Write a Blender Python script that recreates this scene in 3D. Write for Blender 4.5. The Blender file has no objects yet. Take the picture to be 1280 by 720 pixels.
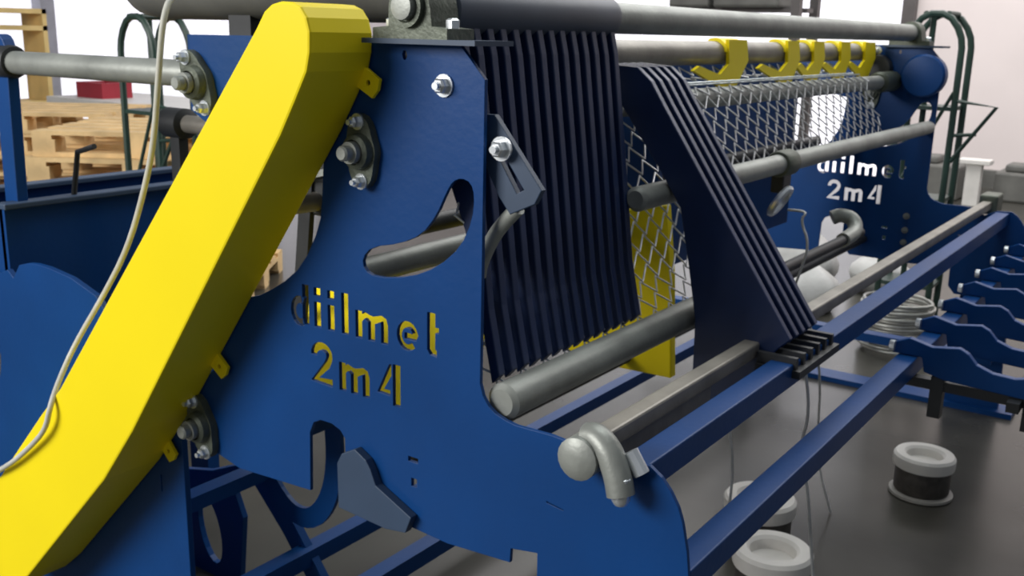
import bpy, bmesh, math, random
from mathutils import Vector, Matrix
random.seed(7)
SC = bpy.context.scene
COL = SC.collection

# ---------------------------------------------------------------- scale: plate units -> metres, floor at 0
S = 0.8
ZF = 0.45
def W(p):
    return Vector((p[0] * S, p[1] * S, (p[2] + ZF) * S))

# ---------------------------------------------------------------- camera
cam_data = bpy.data.cameras.new('camera')
cam = bpy.data.objects.new('camera', cam_data)
COL.objects.link(cam)
SC.camera = cam
cam_data.sensor_width = 36.0
cam_data.lens = 1255.516 / 1280.0 * 36.0
cam_data.clip_end = 200
cam_data.dof.use_dof = True          # the phone focused short: everything is slightly soft
cam_data.dof.focus_distance = 1.0
cam_data.dof.aperture_fstop = 15.0
RX = (0.81544391, -0.15954337, 0.55641453)
RY = (0.57842513, 0.18838327, -0.79368515)
RZ = (0.02180802, 0.96904987, 0.24589989)
cam.matrix_world = Matrix.Translation(W((0, -1.75, 1.55))) @ Matrix((RX, RY, RZ)).to_4x4()

# ---------------------------------------------------------------- world, lights, exposure
world = bpy.data.worlds.new('world')
SC.world = world
world.use_nodes = True
bg = world.node_tree.nodes['Background']
bg.inputs[0].default_value = (0.86, 0.92, 1.0, 1)
bg.inputs[1].default_value = 0.21

def area(name, loc, target, sx, sy, energy, color=(1, 1, 1)):
    d = bpy.data.lights.new(name, 'AREA')
    d.shape = 'RECTANGLE'
    d.size = sx
    d.size_y = sy
    d.energy = energy
    d.color = color
    o = bpy.data.objects.new(name, d)
    COL.objects.link(o)
    o.location = loc
    o.rotation_euler = (Vector(target) - Vector(loc)).to_track_quat('-Z', 'Y').to_euler()
    return o
area('window_front_offscreen', (-4.6, -5.5, 3.4), (-1.5, 0.0, 1.0), 4.0, 2.4, 560, (1.0, 0.98, 0.94))
area('ceiling_lamps_back_offscreen', (-2.5, 8.0, 5.5), (-2.5, 8.0, 0), 9.0, 4.0, 620, (1.0, 0.97, 0.95))
area('ceiling_lamps_machine_offscreen', (-1.4, 2.2, 5.5), (-1.4, 2.2, 0), 2.2, 4.5, 170, (0.97, 1.0, 0.97))
vs = SC.view_settings
vs.view_transform = 'Standard'
vs.look = 'None'
vs.exposure = -0.12
vs.gamma = 1.0
vs.use_curve_mapping = False

# ---------------------------------------------------------------- materials
MATS = {}
def mat(name, col, rough=0.5, metal=0.0, var=0.12, scale=6.0, bump=0.0, emit=None, estr=0.0, bscale=None, stain=None, spec=0.5):
    m = bpy.data.materials.new(name)
    m.use_nodes = True
    nt = m.node_tree
    b = nt.nodes['Principled BSDF']
    b.inputs['Roughness'].default_value = rough
    b.inputs['Metallic'].default_value = metal
    b.inputs['Specular IOR Level'].default_value = spec
    tc = nt.nodes.new('ShaderNodeTexCoord')
    nz = nt.nodes.new('ShaderNodeTexNoise')
    nz.inputs['Scale'].default_value = scale
    nz.inputs['Detail'].default_value = 5
    nt.links.new(tc.outputs['Object'], nz.inputs['Vector'])
    rp = nt.nodes.new('ShaderNodeValToRGB')
    rp.color_ramp.elements[0].position = 0.3
    rp.color_ramp.elements[1].position = 0.72
    lo = stain if stain else tuple(c * (1 - var) for c in col)
    rp.color_ramp.elements[0].color = (*lo, 1)
    rp.color_ramp.elements[1].color = (*[min(1, c * (1 + var)) for c in col], 1)
    nt.links.new(nz.outputs['Fac'], rp.inputs['Fac'])
    nt.links.new(rp.outputs['Color'], b.inputs['Base Color'])
    if bump:
        bp = nt.nodes.new('ShaderNodeBump')
        bp.inputs['Strength'].default_value = bump
        bp.inputs['Distance'].default_value = 0.01
        n2 = nt.nodes.new('ShaderNodeTexNoise')
        n2.inputs['Scale'].default_value = bscale or scale * 6
        n2.inputs['Detail'].default_value = 3
        nt.links.new(tc.outputs['Object'], n2.inputs['Vector'])
        nt.links.new(n2.outputs['Fac'], bp.inputs['Height'])
        nt.links.new(bp.outputs['Normal'], b.inputs['Normal'])
    if emit:
        b.inputs['Emission Color'].default_value = (*emit, 1)
        b.inputs['Emission Strength'].default_value = estr
    MATS[name] = m
    return m
mat('blue', (0.003, 0.047, 0.190), 0.42, 0, 0.12, 3, 0.05, bscale=60, spec=0.22)
mat('navy', (0.009, 0.024, 0.085), 0.38, 0, 0.2, 8, 0.05)
mat('sleeve', (0.075, 0.092, 0.125), 0.45, 0, 0.15, 8)
mat('slate', (0.032, 0.060, 0.115), 0.5, 0, 0.1, 6)
mat('yellow', (0.95, 0.76, 0.010), 0.42, 0, 0.03, 2, 0.02, spec=0.2)
mat('steel', (0.29, 0.305, 0.285), 0.45, 0.35, 0.22, 9, 0.08, bscale=70)
mat('brownsteel', (0.28, 0.26, 0.23), 0.45, 0.3, 0.25, 10, 0.08)
mat('castiron', (0.10, 0.115, 0.09), 0.5, 0.3, 0.25, 20, 0.15)
mat('darksteel', (0.03, 0.032, 0.035), 0.5, 0.2, 0.3, 8)
mat('zinc', (0.80, 0.84, 0.88), 0.28, 0.75, 0.1, 30)
mat('wire', (0.62, 0.64, 0.66), 0.32, 0.6, 0.15, 30)
mat('thinwire', (0.5, 0.51, 0.52), 0.5, 0.0, 0.15, 30)
mat('cable', (0.55, 0.55, 0.50), 0.55, 0, 0.1, 20)
mat('greenpaint', (0.022, 0.05, 0.038), 0.45, 0, 0.2, 8)
mat('wood', (0.74, 0.52, 0.26), 0.75, 0, 0.22, 7, 0.2)
mat('whiteplastic', (0.72, 0.70, 0.67), 0.5, 0, 0.08, 8)
mat('greyplastic', (0.30, 0.29, 0.27), 0.5, 0, 0.1, 8)
mat('wirewound', (0.05, 0.045, 0.04), 0.5, 0.3, 0.3, 40, 0.2)
mat('coilwire', (0.42, 0.42, 0.39), 0.4, 0.5, 0.2, 20)
mat('sack', (0.48, 0.48, 0.47), 0.4, 0, 0.1, 9, 0.2)
mat('red', (0.32, 0.015, 0.03), 0.5)
mat('ochre', (0.75, 0.55, 0.22), 0.6, 0, 0.2, 3)
mat('greyclutter', (0.14, 0.14, 0.13), 0.6, 0, 0.25, 4)
mat('wall', (0.78, 0.70, 0.69), 0.8, 0, 0.03, 1.5)
mat('wallgrey', (0.74, 0.73, 0.78), 0.8, 0, 0.03, 1.5)
mat('pane', (0.9, 0.9, 0.95), 0.4, 0, 0.01, 2, emit=(0.93, 0.92, 1.0), estr=0.9)
mat('framedark', (0.10, 0.09, 0.09), 0.5)
mat('column', (0.42, 0.42, 0.48), 0.6)
# polished concrete, stained
m = mat('floor', (0.076, 0.074, 0.065), 0.27, 0, 0.1, 1.1, 0.03, bscale=9, stain=(0.036, 0.034, 0.029), spec=0.32)

# ---------------------------------------------------------------- mesh builder (plate units)
class MB:
    def __init__(s):
        s.v = []; s.f = []
    def add(s, vs, fs):
        o = len(s.v)
        s.v += [Vector(v) for v in vs]
        s.f += [tuple(i + o for i in f) for f in fs]
        return s
    def box(s, a, b):
        x0, y0, z0 = a; x1, y1, z1 = b
        vs = [(x, y, z) for z in (z0, z1) for y in (y0, y1) for x in (x0, x1)]
        return s.add(vs, [(0, 2, 3, 1), (4, 5, 7, 6), (0, 1, 5, 4), (2, 6, 7, 3), (0, 4, 6, 2), (1, 3, 7, 5)])
    def prism(s, pts, y0, y1):           # XZ polygon extruded along Y
        n = len(pts)
        vs = [(x, y0, z) for x, z in pts] + [(x, y1, z) for x, z in pts]
        return s.add(vs, [tuple(range(n)), tuple(range(2 * n - 1, n - 1, -1))] + [(i, (i + 1) % n, n + (i + 1) % n, n + i) for i in range(n)])
    def tube(s, path, r, n=10, closed=False, cap=True):
        path = [Vector(p) for p in path]
        m_ = len(path)
        rs = r if isinstance(r, (list, tuple)) else [r] * m_
        vs = []; up = None
        for i, p in enumerate(path):
            a = path[i - 1] if (i > 0 or closed) else p
            b = path[(i + 1) % m_] if (i < m_ - 1 or closed) else p
            t = (b - a).normalized()
            if up is None:
                up = Vector((0, 0, 1)) if abs(t.z) < 0.9 else Vector((1, 0, 0))
            u = (up - t * up.dot(t)).normalized()
            up = u
            w = t.cross(u)
            for k in range(n):
                an = 2 * math.pi * k / n
                vs.append(p + (u * math.cos(an) + w * math.sin(an)) * rs[i])
        fs = []
        for i in range(m_ if closed else m_ - 1):
            j = (i + 1) % m_
            for k in range(n):
                l = (k + 1) % n
                fs.append((i * n + k, i * n + l, j * n + l, j * n + k))
        if cap and not closed:
            fs.append(tuple(range(n - 1, -1, -1)))
            fs.append(tuple((m_ - 1) * n + k for k in range(n)))
        return s.add(vs, fs)
    def lathe(s, prof, o, axis='z', n=24):    # prof = [(radius, distance)]
        vs = []
        for r, t in prof:
            for k in range(n):
                a = 2 * math.pi * k / n
                c, d = r * math.cos(a), r * math.sin(a)
                q = {'z': (c, d, t), 'y': (c, t, d), 'x': (t, c, d)}[axis]
                vs.append(Vector(o) + Vector(q))
        fs = []
        for i in range(len(prof) - 1):
            for k in range(n):
                l = (k + 1) % n
                fs.append((i * n + k, i * n + l, (i + 1) * n + l, (i + 1) * n + k))
        fs.append(tuple(range(n - 1, -1, -1)))
        fs.append(tuple((len(prof) - 1) * n + k for k in range(n)))
        return s.add(vs, fs)
    def beam(s, a, b, w, h, up=(0, 0, 1)):     # rectangular bar from a to b
        a = Vector(a); b = Vector(b)
        t = (b - a).normalized()
        u = Vector(up)
        if abs(t.dot(u)) > 0.95: u = Vector((0, 1, 0))
        x = t.cross(u).normalized() * (w / 2)
        y = x.cross(t).normalized() * (h / 2)
        vs = [a - x - y, a + x - y, a + x + y, a - x + y, b - x - y, b + x - y, b + x + y, b - x + y]
        return s.add(vs, [(0, 1, 2, 3), (7, 6, 5, 4), (0, 4, 5, 1), (1, 5, 6, 2), (2, 6, 7, 3), (3, 7, 4, 0)])
    def mesh(s, name, matname, origin=Vector((0, 0, 0)), smooth=None, bev=0):
        me = bpy.data.meshes.new(name)
        me.from_pydata([W(v) - origin for v in s.v], [], s.f)
        bm = bmesh.new(); bm.from_mesh(me)
        bmesh.ops.recalc_face_normals(bm, faces=bm.faces)
        if bev:
            es = [e for e in bm.edges if len(e.link_faces) == 2 and e.calc_face_angle(0) > 0.6]
            bmesh.ops.bevel(bm, geom=es, offset=bev * S, segments=2, affect='EDGES', profile=0.5)
        if smooth is not None:
            for f in bm.faces: f.smooth = True
            for e in bm.edges:
                if len(e.link_faces) == 2 and e.calc_face_angle(0) > smooth: e.smooth = False
        bm.to_mesh(me); bm.free()
        me.materials.append(MATS[matname])
        return me
    def build(s, name, matname, parent=None, smooth=None, bev=0):
        if parent is None:
            ws = [W(v) for v in s.v]
            lo = [min(v[i] for v in ws) for i in range(3)]; hi = [max(v[i] for v in ws) for i in range(3)]
            org = Vector(((lo[0] + hi[0]) / 2, (lo[1] + hi[1]) / 2, lo[2]))
        else:
            org = worldloc(parent)
        o = bpy.data.objects.new(name, s.mesh(name, matname, org, smooth, bev))
        COL.objects.link(o)
        if parent is None: o.location = org
        else: o.parent = parent
        return o
def worldloc(o):
    v = Vector(o.location); p = o.parent
    while p: v = v + Vector(p.location); p = p.parent
    return v
def tag(o, label=None, cat=None, group=None, kind=None):
    if label: o['label'] = label
    if cat: o['category'] = cat
    if group: o['group'] = group
    if kind: o['kind'] = kind
    return o
def thing(name, base, label, cat, group=None):
    o = bpy.data.objects.new(name, None)
    COL.objects.link(o)
    o.location = W(base)
    o.empty_display_size = 0.1
    return tag(o, label, cat, group)
def share(o, d, parent=None, name=None):     # copy of a mesh part, moved by d (plate units), shared mesh data
    c = o.copy(); COL.objects.link(c)
    if parent is not None: c.parent = parent
    c.location = Vector(o.location) + Vector(d) * S
    return c
def copy_tree(o, d, label=None):
    c = o.copy(); COL.objects.link(c)
    c.location = Vector(o.location) + Vector(d) * S
    if label: c['label'] = label
    for ch in list(o.children):
        k = ch.copy(); COL.objects.link(k); k.parent = c
        for g in list(ch.children):
            q = g.copy(); COL.objects.link(q); q.parent = k
    return c
SM = 0.6

def cut_plate(name, outer, holes, y0, th, matname, parent, bevel=0.002):
    cu = bpy.data.curves.new(name, 'CURVE')
    cu.dimensions = '2D'; cu.fill_mode = 'BOTH'
    cu.extrude = th / 2; cu.bevel_depth = bevel; cu.bevel_resolution = 1
    for pts in [outer] + holes:
        sp = cu.splines.new('POLY')
        sp.points.add(len(pts) - 1)
        for q, (x, z) in zip(sp.points, pts): q.co = (x, z, 0, 1)
        sp.use_cyclic_u = True
    co = bpy.data.objects.new('tmp', cu); COL.objects.link(co)
    bpy.context.view_layer.update()
    dg = bpy.context.evaluated_depsgraph_get()
    me = bpy.data.meshes.new_from_object(co.evaluated_get(dg))
    bpy.data.objects.remove(co); bpy.data.curves.remove(cu)
    me.name = name
    org = worldloc(parent) if parent else Vector((0, 0, 0))
    for v in me.vertices:
        x, z, d = v.co
        v.co = W((x, y0 + th / 2 + d, z)) - org
    bm = bmesh.new(); bm.from_mesh(me)
    bmesh.ops.remove_doubles(bm, verts=bm.verts, dist=1e-5)
    bmesh.ops.recalc_face_normals(bm, faces=bm.faces)
    for f in bm.faces: f.smooth = False
    bm.to_mesh(me); bm.free()
    me.materials.clear(); me.materials.append(MATS[matname])
    o = bpy.data.objects.new(name, me); COL.objects.link(o)
    if parent: o.parent = parent
    return o

def smooth_poly(pts, it=2):
    for _ in range(it):
        q = []
        n = len(pts)
        for i in range(n):
            a, b = pts[i], pts[(i + 1) % n]
            q += [(a[0] * .75 + b[0] * .25, a[1] * .75 + b[1] * .25), (a[0] * .25 + b[0] * .75, a[1] * .25 + b[1] * .75)]
        pts = q
    return pts
def smooth_path(pts, it=2):
    for _ in range(it):
        q = [pts[0]]
        for a, b in zip(pts, pts[1:]):
            a = Vector(a); b = Vector(b)
            q += [a * .75 + b * .25, a * .25 + b * .75]
        q.append(pts[-1]); pts = q
    return pts
def stroke(pts, w):
    L = []; R = []
    n = len(pts)
    P = [Vector(tuple(p)) for p in pts]
    for i in range(n):
        d1 = (P[i] - P[i - 1]).normalized() if i > 0 else (P[1] - P[0]).normalized()
        d2 = (P[i + 1] - P[i]).normalized() if i < n - 1 else d1
        nn = Vector((-(d1 + d2).y, (d1 + d2).x)).normalized()
        k = min(1.6, 1 / max(0.3, nn.dot(Vector((-d1.y, d1.x)))))
        L.append(tuple(P[i] + nn * w / 2 * k)); R.append(tuple(P[i] - nn * w / 2 * k))
    return L + R[::-1]
def rect(x0, x1, z0, z1): return [(x0, z0), (x1, z0), (x1, z1), (x0, z1)]
def arc(cx, cz, rx, rz, a0, a1, n=10):
    return [(cx + rx * math.cos(math.radians(a0 + (a1 - a0) * i / n)), cz + rz * math.sin(math.radians(a0 + (a1 - a0) * i / n))) for i in range(n + 1)]

# ================================================================ SETTING
fl = MB().box((-26, -7, -0.55), (8, 14.2, -0.45)).build('floor', 'floor'); tag(fl, 'grey polished concrete workshop floor with dark stains', 'floor', kind='structure')
def wallbox(name, a, b, m, label):
    return tag(MB().box(a, b).build(name, m), label, 'wall', kind='structure')
wallbox('wall_back', (-26, 14, -0.45), (8, 14.2, 6.5), 'wall', 'pale pinkish cream wall behind the machine')
wallbox('wall_left', (-16.2, -7, -0.45), (-16, 14, 6.5), 'wallgrey', 'pale lavender wall beyond the pallets')
def window(name, plane, a0, a1, z0, z1, nx, nz, label):
    fr = MB(); pn = MB()
    def bx(mb, u0, u1, w0, w1, d0, d1):
        if plane == 'back': mb.box((u0, 14 - d1, w0), (u1, 14 - d0, w1))
        else: mb.box((-16 + d0, u0, w0), (-16 + d1, u1, w1))
    o = None
    t = 0.09
    for i in (0, nx):
        x = a0 + (a1 - a0) * i / nx
        bx(fr, x - t, x + t, z0 - t, z1 + t, 0, 0.14)
    bx(fr, a0, a1, z1 - t, z1 + t, 0, 0.13)
    o = fr.build(name, 'framedark'); tag(o, label, 'window', kind='structure')
    org = worldloc(o)
    for i in range(nx):
        for k in range(nz):
            u0 = a0 + (a1 - a0) * i / nx; u1 = a0 + (a1 - a0) * (i + 1) / nx
            w0 = z0 + (z1 - z0) * k / nz; w1 = z0 + (z1 - z0) * (k + 1) / nz
            p = MB(); bx(p, u0 + .01, u1 - .01, w0 + .01, w1 - .01, 0.01, 0.05)
            p.build('pane', 'pane', o)
    return o
window('window_1', 'back', -10.6, -4.05, -0.45, 5.2, 3, 2, 'tall overexposed daylight doors in the back wall')
window('window_2', 'left', 6.2, 13.6, -0.3, 5.0, 3, 2, 'wide bright window glowing beyond the pallets')
tag(MB().box((-16, 7.42, -0.45), (-15.7, 7.66, 6.0)).build('trim_1', 'column'), 'grey vertical column against the lavender window', 'column', kind='structure')
tag(MB().box((-4, 13.85, -0.45), (8, 14.0, -0.2)).build('baseboard_back', 'greyclutter'), 'dark grey skirting along the cream wall', 'skirting', kind='structure')

# ================================================================ CHAIN-LINK MACHINE
L = 4.1
M = thing('chain_link_machine', (-1.5, 2.0, -0.45), 'big blue chain-link mesh weaving machine with stencilled end plates and steel rollers', 'machine')

plate_out = [(-2.300, 1.527), (-1.647, 1.531), (-1.385, 1.53), (-1.31, 1.452), (-1.311, 0.766), (-1.302, 0.738), (-1.285, 0.716), (-1.264, 0.703), (-1.235, 0.694),
    (-1.207, 0.689), (-1.11, 0.69), (-1.048, 0.684), (-1.025, 0.664), (-1.000, 0.650), (-0.975, 0.664), (-0.938, 0.682), (-0.868, 0.685), (-0.840, 0.667), (-0.817, 0.642), (-0.798, 0.612), (-0.786, 0.58), (-0.772, 0.52), (-0.765, 0.468),
    (-0.765, 0.25), (-0.80, 0.20), (-1.10, 0.20), (-1.135, 0.24), (-1.138, 0.395), (-1.214, 0.382), (-1.216, 0.345),
    (-1.402, 0.332), (-1.505, 0.338), (-1.697, 0.338), (-1.745, 0.401), (-1.745, 0.519), (-1.762, 0.538), (-1.793, 0.549), (-1.835, 0.549), (-1.862, 0.535), (-1.877, 0.503), (-1.882, 0.333),
    (-2.172, 0.316), (-2.26, 0.335), (-2.42, 0.36), (-2.42, 0.50), (-2.251, 0.60), (-2.192, 0.757), (-2.17, 0.815), (-2.104, 0.836), (-2.055, 0.850), (-2.006, 0.875), (-1.955, 0.905),
    (-1.905, 0.943), (-1.865, 0.99), (-1.834, 1.043), (-1.815, 1.09), (-1.808, 1.138), (-1.799, 1.238), (-1.985, 1.275), (-2.24, 1.30), (-2.300, 1.33)]
arc_slot = smooth_poly([(-1.413, 1.2), (-1.395, 1.227), (-1.37, 1.237), (-1.343, 1.229), (-1.332, 1.2), (-1.337, 1.146), (-1.368, 1.081), (-1.435, 1.023), (-1.523, 0.984), (-1.631, 0.967), (-1.67, 0.981), (-1.675, 1.011), (-1.643, 1.043), (-1.553, 1.063), (-1.486, 1.093), (-1.443, 1.142)], 1)

def letter_m(x0, x1, zb, zt, w):
    c = (x0 + x1) / 2
    r1 = (c - x0 + w / 2) / 2
    out = [(x0, zb), (x0, zt), (x0 + w, zt), (x0 + w, zt - 0.006)]
    cx1 = (x0 + c) / 2 + 0.004; cx2 = (c + x1) / 2
    out += [(cx1, zt), (c - 0.004, zt - 0.006), (c + 0.006, zt - 0.007), (cx2 + 0.006, zt), (x1 - 0.006, zt - 0.006), (x1, zt - 0.022), (x1, zb), (x1 - w, zb), (x1 - w, zt - 0.026), (cx2 + 0.002, zt - 0.019), (c + w / 2, zt - 0.027), (c + w / 2, zb),
            (c - w / 2, zb), (c - w / 2, zt - 0.026), (cx1, zt - 0.019), (x0 + w, zt - 0.027), (x0 + w, zb)]
    return out
b1 = 0.803
letters = [
    stroke(arc(-1.899, b1 + 0.033, 0.026, 0.031, 62, 298, 10), 0.021),
    rect(-1.890, -1.866, b1, b1 + 0.107),
    rect(-1.848, -1.823, b1, b1 + 0.068), rect(-1.848, -1.823, b1 + 0.083, b1 + 0.106),
    rect(-1.799, -1.774, b1, b1 + 0.068), rect(-1.799, -1.774, b1 + 0.083, b1 + 0.106),
    rect(-1.750, -1.725, b1, b1 + 0.108),
    letter_m(-1.702, -1.592, b1, b1 + 0.072, 0.024),
    stroke([(-1.540, b1 + 0.036), (-1.508, b1 + 0.036)] + arc(-1.530, b1 + 0.036, 0.026, 0.029, 14, 318, 14), 0.0175),
    [(-1.469, b1 + 0.014), (-1.460, b1 + 0.003), (-1.438, b1), (-1.438, b1 + 0.016), (-1.443, b1 + 0.02), (-1.443, b1 + 0.058), (-1.432, b1 + 0.058), (-1.432, b1 + 0.074), (-1.443, b1 + 0.074), (-1.443, b1 + 0.108), (-1.469, b1 + 0.108)],
]
b2 = 0.650
letters += [
    stroke(arc(-1.824, b2 + 0.080, 0.028, 0.024, 190, -20, 10) + [(-1.806, b2 + 0.056), (-1.850, b2 + 0.010), (-1.786, b2 + 0.010)], 0.023),
    letter_m(-1.762, -1.656, b2, b2 + 0.076, 0.024),
    [(-1.631, b2 + 0.024), (-1.590, b2 + 0.106), (-1.582, b2 + 0.106), (-1.582, b2 + 0.076), (-1.606, b2 + 0.038), (-1.586, b2 + 0.038), (-1.586, b2 + 0.022)],
    rect(-1.578, -1.553, b2, b2 + 0.108),
]
holes = [arc_slot] + letters + [rect(-1.530, -1.496, 0.515, 0.530), rect(-1.520, -1.500, 0.450, 0.474), arc(-1.535, 1.497, .008, .012, 0, 330, 8),
    [(-1.120, 0.532), (-1.072, 0.524), (-1.072, 0.520), (-1.118, 0.526)]]
near = cut_plate('side_plate', plate_out, holes, 0.0, 0.009, 'blue', M, bevel=0.001)
far = share(near, (0, L, 0))

# plate legs standing on the floor
for y in (0.0, L):
    for x0, x1, zt in ((-1.09, -0.80, 0.24),) + (((-2.36, -2.24, 0.42),) if y > 1 else ()):
        MB().prism([(x0, -0.43), (x1, -0.43), (x1 - .02, zt), (x0 + .02, zt)], y + 0.020, y + 0.06).build('leg', 'blue', M, bev=0.004)
    MB().box((-2.45 if y > 1 else -1.15, y - .03, -0.45), (-0.72, y + .12, -0.42)).build('foot_bar', 'blue', M)

# rollers along Y
def ycyl(name, x, z, r, y0, y1, m, n=24):
    e = min(0.012, r * .3)
    return MB().lathe([(r - e, y0), (r, y0 + e), (r, y1 - e), (r - e, y1)], (x, 0, z), 'y', n).build(name, m, M, smooth=SM)
R1 = (-1.484, 1.598)
ycyl('top_roller', R1[0], R1[1], 0.044, 0.06, L - .02, 'steel')
ycyl('roller_shaft', R1[0], R1[1], 0.020, -0.06, L + .12, 'zinc', 16)
R2 = (-1.700, 1.492)
ycyl('flap_roller', R2[0], R2[1], 0.045, 0.03, L, 'brownsteel')
R3 = (-1.560, 1.338)
ycyl('mesh_roller', R3[0], R3[1], 0.036, 0.03, L, 'steel')
ycyl('roller_flange', R3[0], R3[1], 0.055, L - .28, L, 'castiron')
R4 = (-1.340, 1.100)
ycyl('guide_pipe', R4[0], R4[1], 0.036, 0.76, L, 'steel')
R5 = (-1.264, 0.725)
ycyl('lower_roller', R5[0], R5[1], 0.044, 0.02, 1.19, 'steel')
ycyl('shaft', R5[0], R5[1], 0.022, 1.17, 2.75, 'darksteel', 16)
MB().tube(smooth_path([(-1.264, 2.50, 0.725), (-1.264, 2.68, 0.735), (-1.29, 2.72, 0.785), (-1.345, 2.70, 0.80), (-1.375, 2.68, 0.785)]), 0.032, 14).build('elbow_pipe', 'steel', M, smooth=SM)
# small cross rods seen behind the plate
ycyl('tie_rod', -1.62, 0.44, 0.02, 0.02, L, 'darksteel', 12)
ycyl('tie_rod', -1.95, 0.98, 0.03, 0.30, L, 'darksteel', 12)
ycyl('tie_rod', -1.72, 0.96, 0.035, 0.02, L, 'steel', 14)

# lower rails A, B, C
MB().box((-1.040, 0.02, 0.668), (-0.992, L + .25, 0.712)).build('slide_rail', 'brownsteel', M, bev=0.006)
MB().box((-0.945, 0.018, 0.612), (-0.878, L + .02, 0.678)).build('blue_rail', 'blue', M, bev=0.004)
MB().box((-0.836, 0.018, 0.402), (-0.768, L, 0.470)).build('blue_rail', 'blue', M, bev=0.004)
MB().box((-1.050, 0.020, 0.590), (-1.000, 0.60, 0.668)).build('slide_plate', 'brownsteel', M, bev=0.004)
MB().box((-1.060, L + .13, 0.64), (-0.965, L + .30, 0.745)).build('rail_bearing', 'castiron', M, bev=0.012)
# clamp pipe at the near end of the slide rail
c = MB().lathe([(0.030, -0.085), (0.047, -0.075), (0.047, 0.012), (0.030, 0.016)], (-1.000, 0, 0.690), 'y', 20).build('clamp_collar', 'steel', M, smooth=SM)
MB().tube(smooth_path([(-1.000, -0.03, 0.728), (-0.975, -0.035, 0.735), (-0.940, -0.045, 0.715), (-0.915, -0.05, 0.672), (-0.902, -0.055, 0.630)]), 0.030, 14).build('clamp_handle', 'steel', M, smooth=SM)
MB().lathe([(0.014, -.03), (0.02, -.02), (0.02, .03), (.012, .035)], (-0.902, -0.055, 0.640), 'z', 10).build('handle_cap', 'zinc', M, smooth=SM)
MB().tube([(-0.905, -.02, .715), (-0.875, -0.02, .672)], 0.018, 10).build('clamp_bolt', 'zinc', M, smooth=SM)

# flange bearings, pillow block, bolts
def bolt(x, y, z, r, parent, m='zinc'):
    mb = MB()
    mb.lathe([(r * 1.5, 0.0), (r * 1.5, -0.006)], (x, y, z), 'y', 16)
    mb.lathe([(r * 1.05, -0.006), (r * 1.05, -0.022), (r * .8, -0.026)], (x, y, z), 'y', 6)
    mb.lathe([(r * .5, -0.02), (r * .5, -0.036)], (x, y, z), 'y', 10)
    return mb.build('bolt', m, parent, smooth=0.5)
def flange_bearing(x, z, y, k, tilt=0.0, shaft=0.05, m='castiron'):
    pts = []
    for a in range(0, 360, 12):
        r = 0.048 + 0.040 * abs(math.cos(math.radians(a))) ** 5
        an = math.radians(a) + math.pi / 2 + tilt
        pts.append((x + k * r * math.cos(an), z + k * r * math.sin(an)))
    mb = MB().prism(pts, y - 0.022 * k, y + 0.001)
    mb.lathe([(.044 * k, -.02 * k), (.040 * k, -.04 * k), (.030 * k, -.046 * k), (.030 * k, -.03 * k)], (x, y, z), 'y', 24)
    h = mb.build('flange_bearing', m, M, smooth=SM)
    MB().lathe([(.026 * k, -.03 * k), (.026 * k, -.06 * k), (.018 * k, -.06 * k), (.018 * k, -shaft * k - .03), (.014 * k, -shaft * k - .035)], (x, y, z), 'y', 18).build('shaft_end', 'steel', h, smooth=SM)
    for s_ in (-1, 1):
        an = math.pi / 2 + tilt
        bolt(x + s_ * .070 * k * math.cos(an), y - .02 * k, z + s_ * .070 * k * math.sin(an), .013 * k, h, 'zinc')
    return h
flange_bearing(-1.658, 1.272, 0.0, 1.0, 0.06)
flange_bearing(-2.250, 1.405, 0.0, 1.05, 0.5)
flange_bearing(-2.315, 0.415, 0.0, 1.1, 0.3)
flange_bearing(-1.664, 1.272, L, 1.0, 0.1)
bolt(-1.419, 0.0, 1.435, 0.017, M)
bolt(-1.275, 0.02, 1.307, 0.018, M)
bolt(-1.395, L, 1.440, 0.017, M)
bolt(-1.660, L, 1.50, 0.017, M)
for k, z in enumerate((0.60, 0.52, 0.45)): bolt(-1.40, L, z, 0.012, M, 'steel')
def pillow(y0):
    mb = MB().prism([(-1.590, 1.532), (-1.378, 1.532), (-1.378, 1.556), (-1.420, 1.560), (-1.425, 1.60)] + arc(R1[0], 1.600, .058, .058, 0, 180, 10) + [(-1.543, 1.560), (-1.590, 1.556)], y0 - 0.045, y0 + 0.05)
    mb.lathe([(.044, -.045), (.044, -.058), (.034, -.058), (.030, -.050)], (R1[0], y0, 1.600), 'y', 22)
    h = mb.build('pillow_block', 'castiron', M, smooth=SM)
    MB().lathe([(.028, -.045), (.028, -.072), (.016, -.074)], (R1[0], y0, 1.600), 'y', 18).build('shaft_end', 'steel', h, smooth=SM)
    for x in (-1.570, -1.398):
        MB().lathe([(.016, 0), (.016, .018), (.010, .022)], (x, y0, 1.556), 'z', 6).build('bolt', 'zinc', h)
pillow(0.0); pillow(L)
MB().box((-1.62, -0.05, 1.522), (-1.30, 0.09, 1.533)).build('bearing_shelf', 'slate', M)
MB().box((-1.62, L - 0.05, 1.522), (-1.30, L + 0.09, 1.533)).build('bearing_shelf', 'slate', M)

# raised stop plate on the near plate
MB().prism([(-1.752, 0.456), (-1.735, 0.487), (-1.688, 0.512), (-1.650, 0.492), (-1.634, 0.47), (-1.617, 0.432), (-1.499, 0.379), (-1.518, 0.332), (-1.585, 0.322), (-1.75, 0.331)], -0.026, -0.002).build('stop_plate', 'slate', M, bev=0.002)
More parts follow.
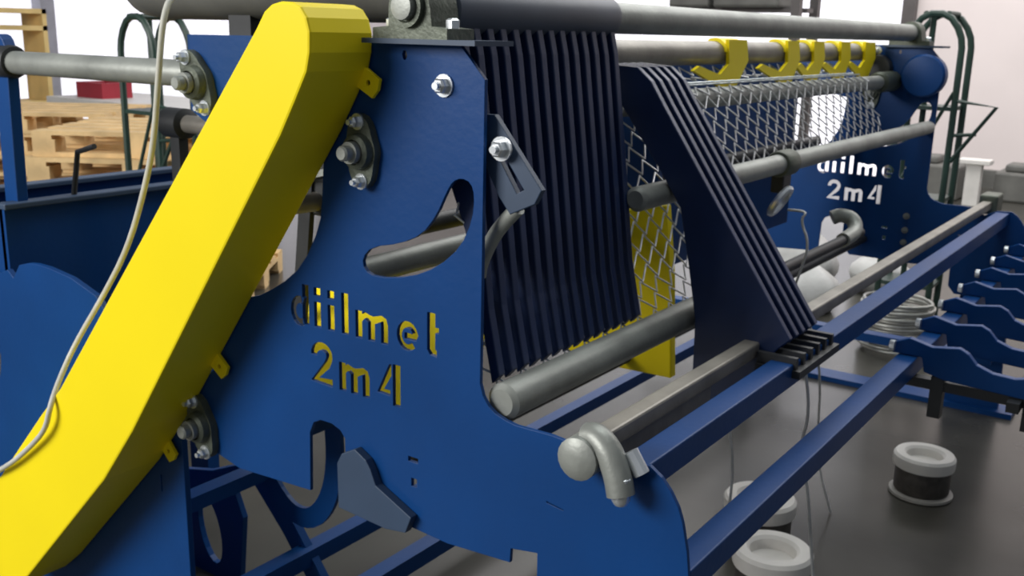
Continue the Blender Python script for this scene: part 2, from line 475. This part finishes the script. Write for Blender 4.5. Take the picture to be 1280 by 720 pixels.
# lever bracket right of the near plate
lev = cut_plate('lever_bracket', [(-1.343, 1.375), (-1.308, 1.375), (-1.181, 1.224), (-1.197, 1.194), (-1.26, 1.165), (-1.290, 1.20), (-1.355, 1.31)], [[(-1.300, 1.290), (-1.276, 1.290), (-1.222, 1.220), (-1.244, 1.208)]], 0.035, 0.014, 'slate', M)
MB().tube(smooth_path([(-1.250, 0.05, 1.176), (-1.285, 0.055, 1.145), (-1.325, 0.06, 1.10), (-1.361, 0.065, 1.035), (-1.37, .07, 1.0)]), 0.017, 12).build('lever_pipe', 'steel', M, smooth=SM)

# guide arms: 14 flat hooked bars hung over the top roller
arm_prof = arc(R1[0], R1[1], 0.052, 0.052, 200, -35, 14) + [(-1.425, 1.50), (-1.385, 1.22), (-1.345, 0.92), (-1.310, 0.765), (-1.332, 0.740), (-1.374, 0.92), (-1.418, 1.10), (-1.470, 1.22), (-1.560, 1.45)]
arm = MB().prism(arm_prof, 0.075, 0.100).build('guide_arm', 'navy', M, bev=0.003)
for i in range(1, 14): share(arm, (0, i * 0.052, 0))
MB().lathe([(.046, 0.058), (.058, 0.066), (.060, 0.09), (.060, 0.77), (.056, 0.792), (.046, 0.80)], (R1[0], 0, R1[1]), 'y', 28).build('roller_sleeve', 'sleeve', M, smooth=SM)
# five swung-out arms
g2 = [(-1.545, 1.470), (-1.430, 1.462), (-1.385, 1.425), (-1.338, 1.355), (-0.905, 0.735), (-0.940, 0.700), (-0.985, 0.640), (-1.094, 0.463), (-1.196, 0.438), (-1.192, 0.567), (-1.196, 0.741), (-1.229, 0.905), (-1.266, 1.067), (-1.335, 1.166), (-1.445, 1.309), (-1.53, 1.42)]
arm2 = MB().prism(g2, 0.90, 0.925).build('swung_arm', 'navy', M, bev=0.003)
for i in range(1, 5): share(arm2, (0, i * 0.052, 0))
MB().box((-1.95, 1.20, 1.02), (-1.49, 1.22, 1.43)).build('centre_plate', 'blue', M)
MB().box((-1.97, 1.50, 0.55), (-1.95, 3.72, 1.47)).build('back_panel', 'blue', M)
# toothed clamp block at the arm ends
tb = MB().box((-0.985, 0.86, 0.640), (-0.855, 1.20, 0.662)).build('clamp_block', 'darksteel', M)
for i in range(6): MB().box((-0.985, 0.868 + i * .06, 0.660), (-0.870, 0.885 + i * .06, 0.695)).build('clamp_tooth', 'darksteel', M)

# yellow hooks hanging under the flap roller
def flap(y0, y1, lip):
    xo = R2[0] + 0.047
    zc = R2[1]
    poly = [(y0, zc + .052), (y1, zc + .052), (y1 + .03, zc - .03), ((y0 + y1) / 2 + .02, zc - .125), (y0 - .03, zc - .135), (y0 - lip, zc - .062), (y0 - lip + .05, zc - .045), (y0 - .06, zc - .080), (y0 + .02, zc - .04)]
    n = len(poly)
    vs = [(xo, y, z) for y, z in poly] + [(xo + .014, y, z) for y, z in poly]
    mb = MB().add(vs, [tuple(range(n)), tuple(range(2 * n - 1, n - 1, -1))] + [(i, (i + 1) % n, n + (i + 1) % n, n + i) for i in range(n)])
    mb.prism(arc(R2[0], zc, 0.058, 0.058, 5, 120, 8) + arc(R2[0], zc, 0.0455, 0.0455, 120, 5, 8), y0, y1)
    return mb.build('yellow_hook', 'yellow', M)
for y0, y1, lp in ((2.02, 2.20, .30), (2.66, 2.80, .32), (3.00, 3.14, .20), (3.40, 3.54, .26), (3.80, 3.98, .26)): flap(y0, y1, lp)

# yellow chain guard
gout = [(-1.716, 1.606), (-1.680, 1.604), (-1.655, 1.595), (-1.637, 1.573), (-1.628, 1.543), (-1.630, 1.50), (-1.641, 1.459), (-1.680, 1.395), (-1.731, 1.315), (-2.382, 0.438), (-2.542, 0.245), (-3.039, -0.247), (-3.14, -0.33),
    (-3.24, -0.36), (-3.34, -0.33), (-3.42, -0.25), (-3.43, -0.16), (-3.15, 0.084), (-2.862, 0.368), (-2.733, 0.489), (-1.800, 1.545), (-1.769, 1.585), (-1.745, 1.60)]
gd = MB().prism(gout, -0.200, -0.004).build('chain_guard', 'yellow', M, bev=0.006)
for x, z, a in ((-1.640, 1.438, 0.5), (-2.225, 0.628, 0.65), (-2.485, 0.302, 0.8)):
    ca, sa = math.cos(-a), math.sin(-a)
    q = lambda u, v: (x + u * ca - v * sa, z + u * sa + v * ca)
    cut_plate('mounting_tab', [q(-.03, -.026), q(.038, -.024), q(.044, 0), q(.038, .024), q(-.03, .026)], [[q(.012 + .008 * math.cos(t), .008 * math.sin(t)) for t in [k * .785 for k in range(8)]]], -0.020, 0.008, 'yellow', gd, bevel=0.001)

# inner yellow guards behind the near plate and the guide arms
gi = MB().add([(-2.30, 0.13, 0.49), (-1.55, 0.13, 0.49), (-1.55, 0.14, 0.475), (-2.30, 0.14, 0.475), (-2.52, 0.56, 0.705), (-1.70, 0.56, 0.705), (-1.70, 0.57, 0.69), (-2.52, 0.57, 0.69)], [(0, 1, 2, 3), (7, 6, 5, 4), (0, 4, 5, 1), (1, 5, 6, 2), (2, 6, 7, 3), (3, 7, 4, 0)]).build('inner_guard', 'yellow', M)
MB().prism([(-2.2, .75), (-1.66, .965), (-1.50, 1.0), (-1.468, .761), (-1.443, .399), (-1.643, .394), (-2.2, .45)], 1.28, 1.32).build('inner_guard', 'yellow', M, bev=0.004)
MB().lathe([(.02, 1.55), (.085, 1.56), (.085, 1.60), (.02, 1.61)], (-1.395, 0, 0.89), 'y', 24).build('guide_pulley', 'ochre', M, smooth=SM)

# hanging clamp on the guide pipe
h = MB().lathe([(.046, 1.86), (.050, 1.87), (.050, 1.97), (.046, 1.98)], (R4[0], 0, R4[1]), 'y', 20).build('pipe_clamp', 'castiron', M, smooth=SM)
MB().box((R4[0] - .03, 1.88, .99), (R4[0] + .02, 1.96, 1.07)).build('clamp_block', 'darksteel', h, bev=.005)
MB().tube([(R4[0] + .02 + .03 * math.cos(t), 1.86 + .045 * math.sin(t), .965 + .048 * math.cos(t)) for t in [k * math.pi / 8 for k in range(16)]], 0.014, 8, closed=True).build('shackle', 'zinc', h, smooth=SM)

# dark hub and cam on the far plate
MB().lathe([(.05, L - .09), (.105, L - .085), (.115, L - .07), (.115, L - .01)], (-1.385, 0, 1.375), 'y', 28).build('hub', 'blue', M, smooth=0.3)
MB().lathe([(.04, L - .07), (.075, L - .065), (.08, L - .01)], (-1.64, 0, 1.40), 'y', 24).build('hub', 'darksteel', M, smooth=SM)

# outfeed fingers on the lowest rail
fg = [(-0.795, 0.548), (-0.790, 0.585), (-0.745, 0.606), (-0.700, 0.595), (-0.672, 0.588), (-0.590, 0.600), (-0.562, 0.586), (-0.535, 0.556), (-0.486, 0.538), (-0.42, 0.534), (-0.375, 0.545), (-0.345, 0.575), (-0.325, 0.610), (-0.24, 0.615), (-0.215, 0.57), (-0.15, 0.54), (-0.08, 0.56), (-0.05, 0.60), (0.0, 0.60), (0.0, 0.47), (-0.30, 0.47), (-0.626, 0.485), (-0.690, 0.500), (-0.70, 0.548)]
fg = [(x * 1.075, 1.55 + (z - 1.55) * 1.075) for x, z in fg]
f0 = MB().prism(fg, 1.85, 1.88).build('outfeed_finger', 'blue', M, bev=0.003)
for i in range(1, 7): share(f0, (0, i * 0.36, 0))
b0 = MB().tube([(-0.862, 1.84, 0.502), (-0.845, 1.84, 0.502)], .02, 10).build('finger_bolt', 'zinc', M, smooth=SM)
for i in range(1, 7): share(b0, (0, i * .36, 0))
lg = MB().box((-0.715, 1.855, 0.26), (-0.672, 1.90, 0.41)).build('finger_leg', 'darksteel', M)
share(lg, (0, 1.80, 0)); share(lg, (0.30, 0, 0.02)); share(lg, (0.30, 1.80, 0.02))
MB().box((-0.46, 1.80, 0.355), (-0.42, 4.05, 0.39)).build('finger_rail', 'darksteel', M)
MB().box((-0.07, 1.80, 0.355), (-0.03, 4.05, 0.39)).build('finger_rail', 'darksteel', M)
MB().box((-0.84, 1.86, 0.36), (-0.03, 1.90, 0.395)).build('finger_rail', 'darksteel', M)

# dark take-up roll above, on black brackets
MB().lathe([(.03, -3.08), (.085, -3.07), (.12, -3.03), (.13, -2.95), (.13, -1.72), (.12, -1.70), (.05, -1.69)], (0, 0.42, 1.70), 'x', 28).build('take_up_roll', 'greyclutter', M, smooth=SM)
MB().box((-2.60, .30, 1.44), (-1.75, .54, 1.50)).build('roll_bracket', 'darksteel', M)
MB().box((-2.28, .015, 1.44), (-2.22, .32, 1.50)).build('roll_bracket', 'darksteel', M)
MB().box((-1.86, .015, 1.44), (-1.80, .32, 1.50)).build('roll_bracket', 'darksteel', M)
for x in (-2.52, -1.82): MB().prism([(x - .05, 1.49), (x + .05, 1.49), (x + .05, 1.66), (x - .05, 1.66)], 0.36, 0.50).build('roll_bracket', 'darksteel', M)

# inner drive parts showing in the gap beside the guard
MB().box((-2.34, 0.38, 1.10), (-1.95, 0.55, 1.34)).build('gearbox', 'darksteel', M, bev=.01)
MB().box((-2.40, 0.40, 0.99), (-2.20, 0.55, 1.12)).build('gearbox', 'darksteel', M, bev=.01)
MB().tube([(-2.24, .25, 1.04), (-2.26, .6, 1.03)], .03, 12).build('drive_shaft', 'brownsteel', M, smooth=SM)
MB().beam((-2.28, .40, 1.10), (-2.34, .40, 0.62), .05, .02).build('drive_link', 'darksteel', M)
MB().beam((-2.32, .37, 1.10), (-2.08, .37, 1.16), .02, .02).build('drive_link', 'steel', M)

# base frame under the machine: long bars and openwork web plates
for x, z in ((-2.345, -0.20), (-2.045, -0.20)):
    MB().box((x - .03, 0.05, z - .03), (x + .03, L, z + .03)).build('base_bar', 'blue', M)
MB().box((-2.95, L - .1, -0.14), (-0.85, L - .02, -0.09)).build('base_bar', 'blue', M)
def ell(cx, cz, rx, rz, t): return [(cx + rx * math.cos(a) * math.cos(t) - rz * math.sin(a) * math.sin(t), cz + rx * math.cos(a) * math.sin(t) + rz * math.sin(a) * math.cos(t)) for a in [k * math.pi / 10 for k in range(20)]]
cut_plate('web_plate', [(-3.02, -0.45), (-2.70, -0.45), (-2.665, -0.16), (-2.735, 0.0), (-2.99, -0.06)], [ell(-2.855, -0.265, .062, .135, .22)], 0.40, 0.02, 'blue', M)
MB().prism(stroke([(-3.02, -0.135), (-2.50, 0.085)], .06), 0.40, 0.44).build('web_bar', 'blue', M)
MB().prism(stroke([(-2.60, 0.05), (-2.429, -0.123), (-2.20, -0.40)], .075), 0.40, 0.43).build('web_strut', 'blue', M)
MB().prism(stroke(smooth_path([(-2.54, 0.09), (-2.418, -0.044), (-2.309, -0.055), (-2.223, 0.03), (-2.182, 0.17), (-2.19, 0.36)], 2), .07), 0.385, 0.40).build('web_hook', 'blue', M)
MB().box((-2.22, 0.015, 0.33), (-2.16, 0.42, 0.37)).build('web_bar', 'blue', M)
MB().box((-2.55, 0.015, 0.05), (-2.49, 0.42, 0.10)).build('web_bar', 'blue', M)
MB().box((-2.53, 0.005, 0.07), (-2.47, 0.04, 0.40)).build('web_bar', 'blue', M)

# ================================================================ LEFT UNIT
U = thing('winding_unit', (-3.3, 1.0, -0.45), 'blue winding frame with dark trough and upright post beside the pallets', 'machine frame')
cut_plate('side_plate', [(-4.2, 0.55), (-3.9, 0.66), (-3.402, 0.700), (-3.345, 0.722), (-3.308, 0.699), (-3.265, 0.750), (-3.21, 0.765), (-3.162, 0.770), (-3.09, 0.769), (-2.96, 0.755), (-2.828, 0.718), (-2.60, 0.50), (-2.434, 0.40), (-2.434, -0.43), (-2.60, -0.45), (-4.0, -0.45), (-4.2, -0.3)],
    [ell(-3.53, .42, .08, .16, 0), rect(-2.555, -2.545, 0.13, 0.19)], 0.0, 0.016, 'blue', U)
MB().prism([(-3.42, 0.40), (-3.385, 0.40), (-3.385, 0.93), (-3.42, 0.93)], 0.03, 0.98).build('trough_side', 'blue', U)
MB().box((-3.43, 0.02, 0.925), (-3.36, 0.98, 0.945)).build('trough_lip', 'slate', U, bev=.004)
MB().box((-3.62, 0.02, 0.955), (-3.55, 0.98, 0.975)).build('trough_lip', 'slate', U, bev=.004)
MB().box((-3.61, 0.03, 0.40), (-3.57, 0.98, 0.96)).build('trough_side', 'blue', U)
MB().box((-3.61, 0.03, 0.38), (-3.385, 0.98, 0.41)).build('trough_bottom', 'blue', U)
MB().prism([(-3.60, 0.94), (-3.40, 0.94), (-3.40, 0.40), (-3.60, 0.40)], 0.03, 0.05).build('trough_end', 'blue', U)
MB().prism([(-3.475, 0.93), (-3.395, 0.93), (-3.375, 1.44)] + arc(-3.42, 1.45, .045, .06, 0, 180, 8) + [(-3.466, 1.44)], 0.085, 0.125).build('post', 'blue', U, bev=.004)
MB().lathe([(.05, -3.45), (.055, -3.44), (.055, -3.36), (.05, -3.35)], (0, 0.10, 1.42), 'x', 20).build('pipe_socket', 'darksteel', U, smooth=SM)
MB().lathe([(.036, -3.40), (.038, -3.39), (.038, -2.28), (.036, -2.27)], (0, 0.10, 1.418), 'x', 20).build('cross_pipe', 'steel', U, smooth=SM)
for y in (0.2, 0.85): MB().box((-3.56, y, -0.45), (-3.44, y + .06, 0.39)).build('leg', 'blue', U)
MB().lathe([(.03, -3.16), (.055, -3.155), (.055, -3.06), (.03, -3.05)], (0, 0.55, 1.208), 'x', 20).build('drum_flange', 'darksteel', U, smooth=SM)
MB().lathe([(.030, -3.10), (.032, -3.09), (.032, -2.36), (.030, -2.35)], (0, 0.55, 1.208), 'x', 20).build('winding_drum', 'brownsteel', U, smooth=SM)
MB().box((-3.13, 0.53, 0.40), (-3.08, 0.57, 1.20)).build('drum_post', 'darksteel', U)
MB().box((-3.40, 0.53, 0.42), (-3.08, 0.57, 0.46)).build('drum_arm', 'darksteel', U)
MB().tube([(-3.40, .3, 0.94), (-3.374, .3, 1.029), (-3.353, .3, 1.103), (-3.246, .3, 1.132)], .010, 8).build('hook_rod', 'darksteel', U, smooth=SM)

# ================================================================ WOVEN MESH
pathxz = [(R2[0] - .01, R2[1] - .05), (R2[0] + .03, R2[1] - .10), (R3[0] + .015, R3[1] + .045), (R3[0] + .042, R3[1] + .01), (R3[0] + .05, R3[1] - .03), (R4[0] - .075, R4[1] + .02), (R4[0] - .082, R4[1] - .03), (R5[0] - .115, R5[1] + .10), (R5[0] - .060, R5[1] + .02), (R5[0] - .03, R5[1] - .055)]
pv = [Vector((x, z)) for x, z in pathxz]
cum = [0]
for a, b in zip(pv, pv[1:]): cum.append(cum[-1] + (b - a).length)
def at_s(sv):
    sv = max(0, min(cum[-1] - 1e-6, sv))
    for i in range(len(pv) - 1):
        if sv <= cum[i + 1]:
            t = (sv - cum[i]) / (cum[i + 1] - cum[i])
            p = pv[i].lerp(pv[i + 1], t)
            d = (pv[i + 1] - pv[i]).normalized()
            return p, Vector((-d.y, d.x))
a_, b_ = 0.046, 0.050
mesh = MB()
s4 = cum[5]
k = 0
while (k + 1) * a_ < cum[-1]:
    yend = 3.55 if k * a_ < s4 else 1.75 - (k * a_ - s4) * 1.2
    pts = []
    j = 0
    while 0.05 + j * b_ < yend:
        up_ = (j + k) % 2
        p, nn = at_s((k + up_) * a_)
        off = 0.005 if up_ else -0.005
        pts.append((p.x + nn.x * off, 0.05 + j * b_, p.y + nn.y * off))
        j += 1
    mesh.tube(pts, 0.0032, 5)
    k += 1
wm = mesh.build('wire_mesh', 'wire', smooth=0.9)
tag(wm, 'galvanised chain-link wire mesh stretched over the machine rollers', 'wire mesh')

# ================================================================ CABLE AND LOOSE WIRES
cb = MB().tube(smooth_path([(-2.46, 0.44, 1.836), (-2.43, 0.30, 1.815), (-2.40, 0.16, 1.73), (-2.36, 0.0, 1.63), (-2.335, -0.05, 1.563), (-2.369, -0.05, 1.407), (-2.408, -0.05, 1.232), (-2.467, -0.05, 1.093), (-2.563, -0.05, 0.918), (-2.69, -0.06, 0.755), (-2.80, -0.10, 0.59), (-2.79, -0.17, 0.49), (-2.755, -0.225, 0.43), (-2.79, -0.225, 0.35), (-2.90, -0.222, 0.26), (-3.05, -0.22, 0.155), (-3.25, -0.215, 0.05)], 2), 0.0085, 8).build('power_cable', 'cable', smooth=1.2)
tag(cb, 'pale grey power cable drooping across the yellow guard', 'cable')
w1 = MB().tube(smooth_path([(-1.30, 1.90, .93), (-1.207, 1.85, 0.94), (-1.234, 1.85, 0.906), (-1.19, 1.85, 0.821), (-1.216, 1.85, 0.711), (-1.234, 1.85, 0.641), (-1.21, 2.2, 0.3), (-1.22, 2.3, -0.2), (-1.15, 2.35, -0.445)]), 0.005, 6).build('loose_wire', 'thinwire', smooth=1.2)
tag(w1, 'thin crinkled wire hanging from the pipe clamp shackle', 'wire')
w2 = MB().tube(smooth_path([(-1.332, 1.16, 0.80), (-1.32, 1.22, 0.70), (-1.262, 1.22, 0.76), (-1.215, 1.22, 0.72), (-1.29, 1.22, 0.61), (-1.276, 1.22, 0.521), (-1.208, 1.2, 0.428), (-1.14, 1.2, 0.1), (-1.20, 1.15, -0.2), (-1.12, 1.1, -0.445)]), 0.005, 6).build('loose_wire', 'thinwire', smooth=1.2)
tag(w2, 'thin pale wire drooping from the end of the lower roller', 'wire')
w3 = MB().tube(smooth_path([(-0.93, 1.10, 0.645), (-0.90, 1.13, 0.45), (-0.93, 1.15, 0.32), (-0.89, 1.15, 0.2), (-0.88, 1.2, 0.0), (-0.85, 1.25, -0.3), (-0.80, 1.4, -0.445)]), 0.005, 6).build('loose_wire', 'thinwire', smooth=1.2)
tag(w3, 'thin wire dangling below the toothed clamp of the swung arms', 'wire')

# ================================================================ SPOOLS, COIL, SACKS ON THE FLOOR
def spool(x, y, r, hgt, label):
    t = thing('wire_spool', (x, y, -0.45), label, 'spool', 'wire spools on the floor')
    z = -0.45
    MB().lathe([(r * .98, 0), (r * 1.06, .006), (r * 1.06, .018), (r * .9, .022)], (x, y, z), 'z', 32).build('bottom_flange', 'greyplastic', t, smooth=SM)
    MB().lathe([(r * .86, .02), (r * .92, .03), (r * .92, hgt * .68), (r * .88, hgt * .72)], (x, y, z), 'z', 32).build('wire_winding', 'wirewound', t, smooth=SM)
    mb = MB(); n = 36
    prof = [(r * .55, hgt * .70), (r, hgt * .70), (r * 1.02, hgt * .74), (r * 1.02, hgt * .94), (r * .95, hgt), (r * .68, hgt), (r * .60, hgt * .95), (r * .58, hgt * .78), (r * .10, hgt * .77)]
    mb.lathe(prof, (x, y, z), 'z', n)
    mb.build('top_flange', 'whiteplastic', t, smooth=SM)
    return t
spool(-0.885, 2.80, 0.130, 0.20, 'white rimmed wire spool standing alone on open floor past the lowest blue rail')
spool(-1.10, 1.50, 0.14, 0.22, 'white rimmed wire spool under the lowest blue rail, in front of another spool')
spool(-1.30, 1.88, 0.14, 0.22, 'white rimmed wire spool between the lowest rail and the slide rail')
co = MB()
pts = []
for i in range(15 * 24):
    a = i * 2 * math.pi / 24
    r = 0.22 + 0.012 * math.sin(i * .37)
    pts.append((-1.60 + r * math.cos(a), 5.0 + r * math.sin(a), -0.43 + i / 24 * 0.022))
co.tube(pts, 0.012, 6)
tag(co.build('wire_coil', 'coilwire', smooth=1.2), 'stacked coil of grey wire on the floor behind the blue rails', 'wire coil')
def sack(name, x, y, r, h, label, seed, z0=-0.45):
    rnd = random.Random(seed)
    n = 18; prof = 8
    vs = []; ph = [rnd.uniform(0, 6.28) for _ in range(6)]
    for i in range(prof + 1):
        t = i / prof
        rr = r * (0.80 + 0.35 * math.sin(math.pi * min(1, t * 1.1))) * (1 - t ** 4 * .85)
        for k in range(n):
            a = 2 * math.pi * k / n
            q = rr * (1 + .10 * math.sin(3 * a + ph[0] + 3 * t) + .07 * math.sin(5 * a + ph[1] - 4 * t) + .05 * math.sin(8 * a + ph[2] + 7 * t))
            vs.append((x + q * math.cos(a), y + q * math.sin(a), z0 + h * t + .03 * h * math.sin(2 * a + ph[3])*t))
    fs = [(i * n + k, i * n + (k + 1) % n, (i + 1) * n + (k + 1) % n, (i + 1) * n + k) for i in range(prof) for k in range(n)]
    fs += [tuple(range(n - 1, -1, -1)), tuple(prof * n + k for k in range(n))]
    return tag(MB().add(vs, fs).build(name, 'sack', smooth=1.2), label, 'sack', 'sacks behind the rails')
sack('plastic_sack', -2.15, 6.6, 0.22, 0.34, 'bright white plastic sack behind the wire coil', 1)
sack('plastic_sack', -2.45, 5.6, 0.24, 0.40, 'crumpled pale sack on the floor behind the swung arms', 2)
sack('plastic_sack', -2.75, 6.4, 0.26, 0.50, 'tall crumpled pale sack behind the other sacks', 4)

# ================================================================ PALLETS
wl, wd, hh = 1.50, 1.20, 0.18
P0 = {}
def build_pallet(x, y, z, label, rz):
    t = thing('wooden_pallet', (x, y, z), label, 'pallet', 'stacked wooden pallets')
    t.rotation_euler.z = rz
    def part(name, a, b):
        key = (name, a, b)
        if key not in P0:
            me = MB().box(a, b)
            m_ = bpy.data.meshes.new(name)
            m_.from_pydata([Vector(v) * S for v in me.v], [], me.f)
            m_.materials.append(MATS['wood']); P0[key] = m_
        o = bpy.data.objects.new(name, P0[key]); COL.objects.link(o); o.parent = t
    for i in range(5):
        y0 = -wd / 2 + i * (wd - .17) / 4
        part('deck_board', (-wl / 2, y0, hh - .03), (wl / 2, y0 + .17, hh))
    for i in range(3):
        x0 = -wl / 2 + i * (wl - .14) / 2
        part('stringer_board', (x0, -wd / 2, hh - .06), (x0 + .14, wd / 2, hh - .03))
        for k in range(3):
            y0 = -wd / 2 + k * (wd - .18) / 2
            part('block', (x0, y0, .03), (x0 + .16 if i < 2 else x0 + .14, y0 + .18, hh - .06))
    for k in range(3):
        y0 = -wd / 2 + k * (wd - .14) / 2
        part('base_board', (-wl / 2, y0, 0), (wl / 2, y0 + .14, .03))
    return t
rnd = random.Random(3)
ORD = ['lowest', 'second', 'third', 'fourth', 'fifth', 'sixth', 'topmost']
for si, (px, py, nme) in enumerate(((-8.75, 3.3, 'stack behind the blue post'), (-6.60, 3.0, 'stack behind the hanging cable'))):
    for i in range(7):
        build_pallet(px + rnd.uniform(-.05, .05), py + rnd.uniform(-.05, .05), -0.45 + i * hh, 'raw pine pallet, %s of the %s' % (ORD[i], nme), 0.62 + rnd.uniform(-.05, .05))

# ================================================================ GREEN RACKS
def rack(x, y, rz, label, hgt):
    t = thing('tube_rack', (x, y, -0.45), label, 'rack', 'green tube racks')
    z0 = -0.45
    def hoop(yy, name='hoop'):
        MB().tube(smooth_path([(x - .17, yy, z0), (x - .17, yy, hgt - .25), (x - .15, yy, hgt - .12), (x - .06, yy, hgt), (x + .08, yy, hgt), (x + .17, yy, hgt - .12), (x + .19, yy, hgt - .25), (x + .17, yy, z0)], 1), .022, 8).build(name, 'greenpaint', t, smooth=SM)
    hoop(y - .12); hoop(y + .16)
    MB().tube([(x - .04, y + .02, z0 + .05), (x - .04, y + .02, hgt)], .02, 8).build('upright', 'greenpaint', t, smooth=SM)
    for z in (z0 + .35, z0 + .95, hgt - .62): MB().box((x - .18, y - .13, z), (x + .18, y + .17, z + .025)).build('shelf', 'greenpaint', t)
    for q in (-.06, .08): MB().tube([(x + q, y - .12, hgt), (x + q, y + .16, hgt)], .018, 8).build('top_bar', 'greenpaint', t, smooth=SM)
    MB().tube([(x + .17, y - .12, hgt - .55), (x + .44, y - .12, hgt - .58), (x + .20, y - .12, hgt - .95)], .014, 8).build('side_bracket', 'greenpaint', t, smooth=SM)
    MB().tube([(x + .17, y - .12, hgt - .78), (x + .34, y - .12, hgt - .76)], .012, 8).build('side_bracket', 'greenpaint', t, smooth=SM)
    MB().tube([(x - .17, y - .12, hgt - 1.25), (x + .17, y - .12, hgt - .5)], .012, 8).build('brace', 'greenpaint', t, smooth=SM)
    return t
rack(-1.675, 5.5, 0, 'dark green tubular rack with hoop top against the cream wall', 1.735)
rack(-5.83, 2.40, 0, 'dark green tubular rack with hoop top beside the pallets', 1.60)

# ================================================================ BACKGROUND ODDS AND ENDS
t = thing('storage_rack', (-6.6, 10.0, -0.45), 'tall dark storage rack in front of the bright doors', 'storage rack')
for x in (-7.75, -4.19):
    for y in (9.7, 10.3): MB().box((x - .05, y - .05, -0.45), (x + .05, y + .05, 3.2)).build('upright', 'framedark', t)
for z in (1.85, 3.1): MB().box((-7.8, 9.65, z), (-4.14, 10.35, z + .07)).build('shelf', 'framedark', t) if z > 3 else MB().box((-7.8, 9.9, z), (-4.14, 10.1, z + .05)).build('shelf', 'framedark', t)
for x0, x1, h_ in ((-5.80, -5.28, .5), (-5.22, -4.42, .42)):
    o = MB().box((x0, 9.7, 1.90), (x1, 10.3, 1.90 + h_)).build('equipment_case', 'greyclutter', bev=.03)
    tag(o, 'dark equipment case on the tall storage rack, %s one' % ('larger' if h_ > .45 else 'smaller'), 'case', 'cases on the storage rack')
t = thing('work_bench', (-10.2, 5.6, -0.45), 'pale work bench behind the pallets', 'bench')
MB().box((-11.6, 5.0, 0.62), (-8.9, 6.2, 0.70)).build('bench_top', 'whiteplastic', t)
for x in (-11.5, -9.05):
    for y in (5.05, 6.05): MB().box((x, y, -0.45), (x + .1, y + .1, 0.62)).build('leg', 'whiteplastic', t)
t = thing('crate', (-11.0, 5.4, 0.70), 'dark red plastic crate on the pale bench', 'crate')
MB().box((-11.28, 5.2, 0.70), (-10.76, 5.6, 0.73)).build('crate_bottom', 'red', t)
for a, b in (((-11.28, 5.2, .73), (-10.76, 5.24, .88)), ((-11.28, 5.56, .73), (-10.76, 5.6, .88)), ((-11.28, 5.24, .73), (-11.24, 5.56, .88)), ((-10.80, 5.24, .73), (-10.76, 5.56, .88))): MB().box(a, b).build('crate_side', 'red', t)
t = thing('shelf_unit', (-13.0, 5.2, -0.45), 'ochre shelf unit at the lavender wall', 'shelf')
for y in (4.75, 5.68): MB().box((-13.2, y, -0.45), (-12.7, y + .06, 1.72)).build('side_panel', 'ochre', t)
for z in (0.0, .5, 1.05, 1.45, 1.66): MB().box((-13.2, 4.75, z), (-12.7, 5.74, z + .06)).build('shelf_board', 'ochre', t)
# low clutter along the cream wall
for x0, x1, y0, h_, lb in ((-3.5, -2.75, 12.2, .45, 'low grey machine block by the cream wall behind the rack'), (-2.4, -1.5, 12.6, .38, 'low dark grey block by the cream wall near the rail end')):
    mb = MB().box((x0, y0, -.45), (x1, y0 + .6, -.45 + h_)); mb.box((x0 + .1, y0 + .1, -.45 + h_), (x1 - .3, y0 + .5, -.40 + h_ + .05))
    tag(mb.build('machine_block', 'greyclutter', bev=.03), lb, 'block')
mb = MB().box((-2.62, 11.9, -.45), (-2.44, 12.05, .08)); mb.box((-2.72, 11.85, .08), (-2.34, 12.1, .14))
tag(mb.build('bollard_post', 'whiteplastic', bev=.01), 'short white post standing between the low grey blocks', 'post')
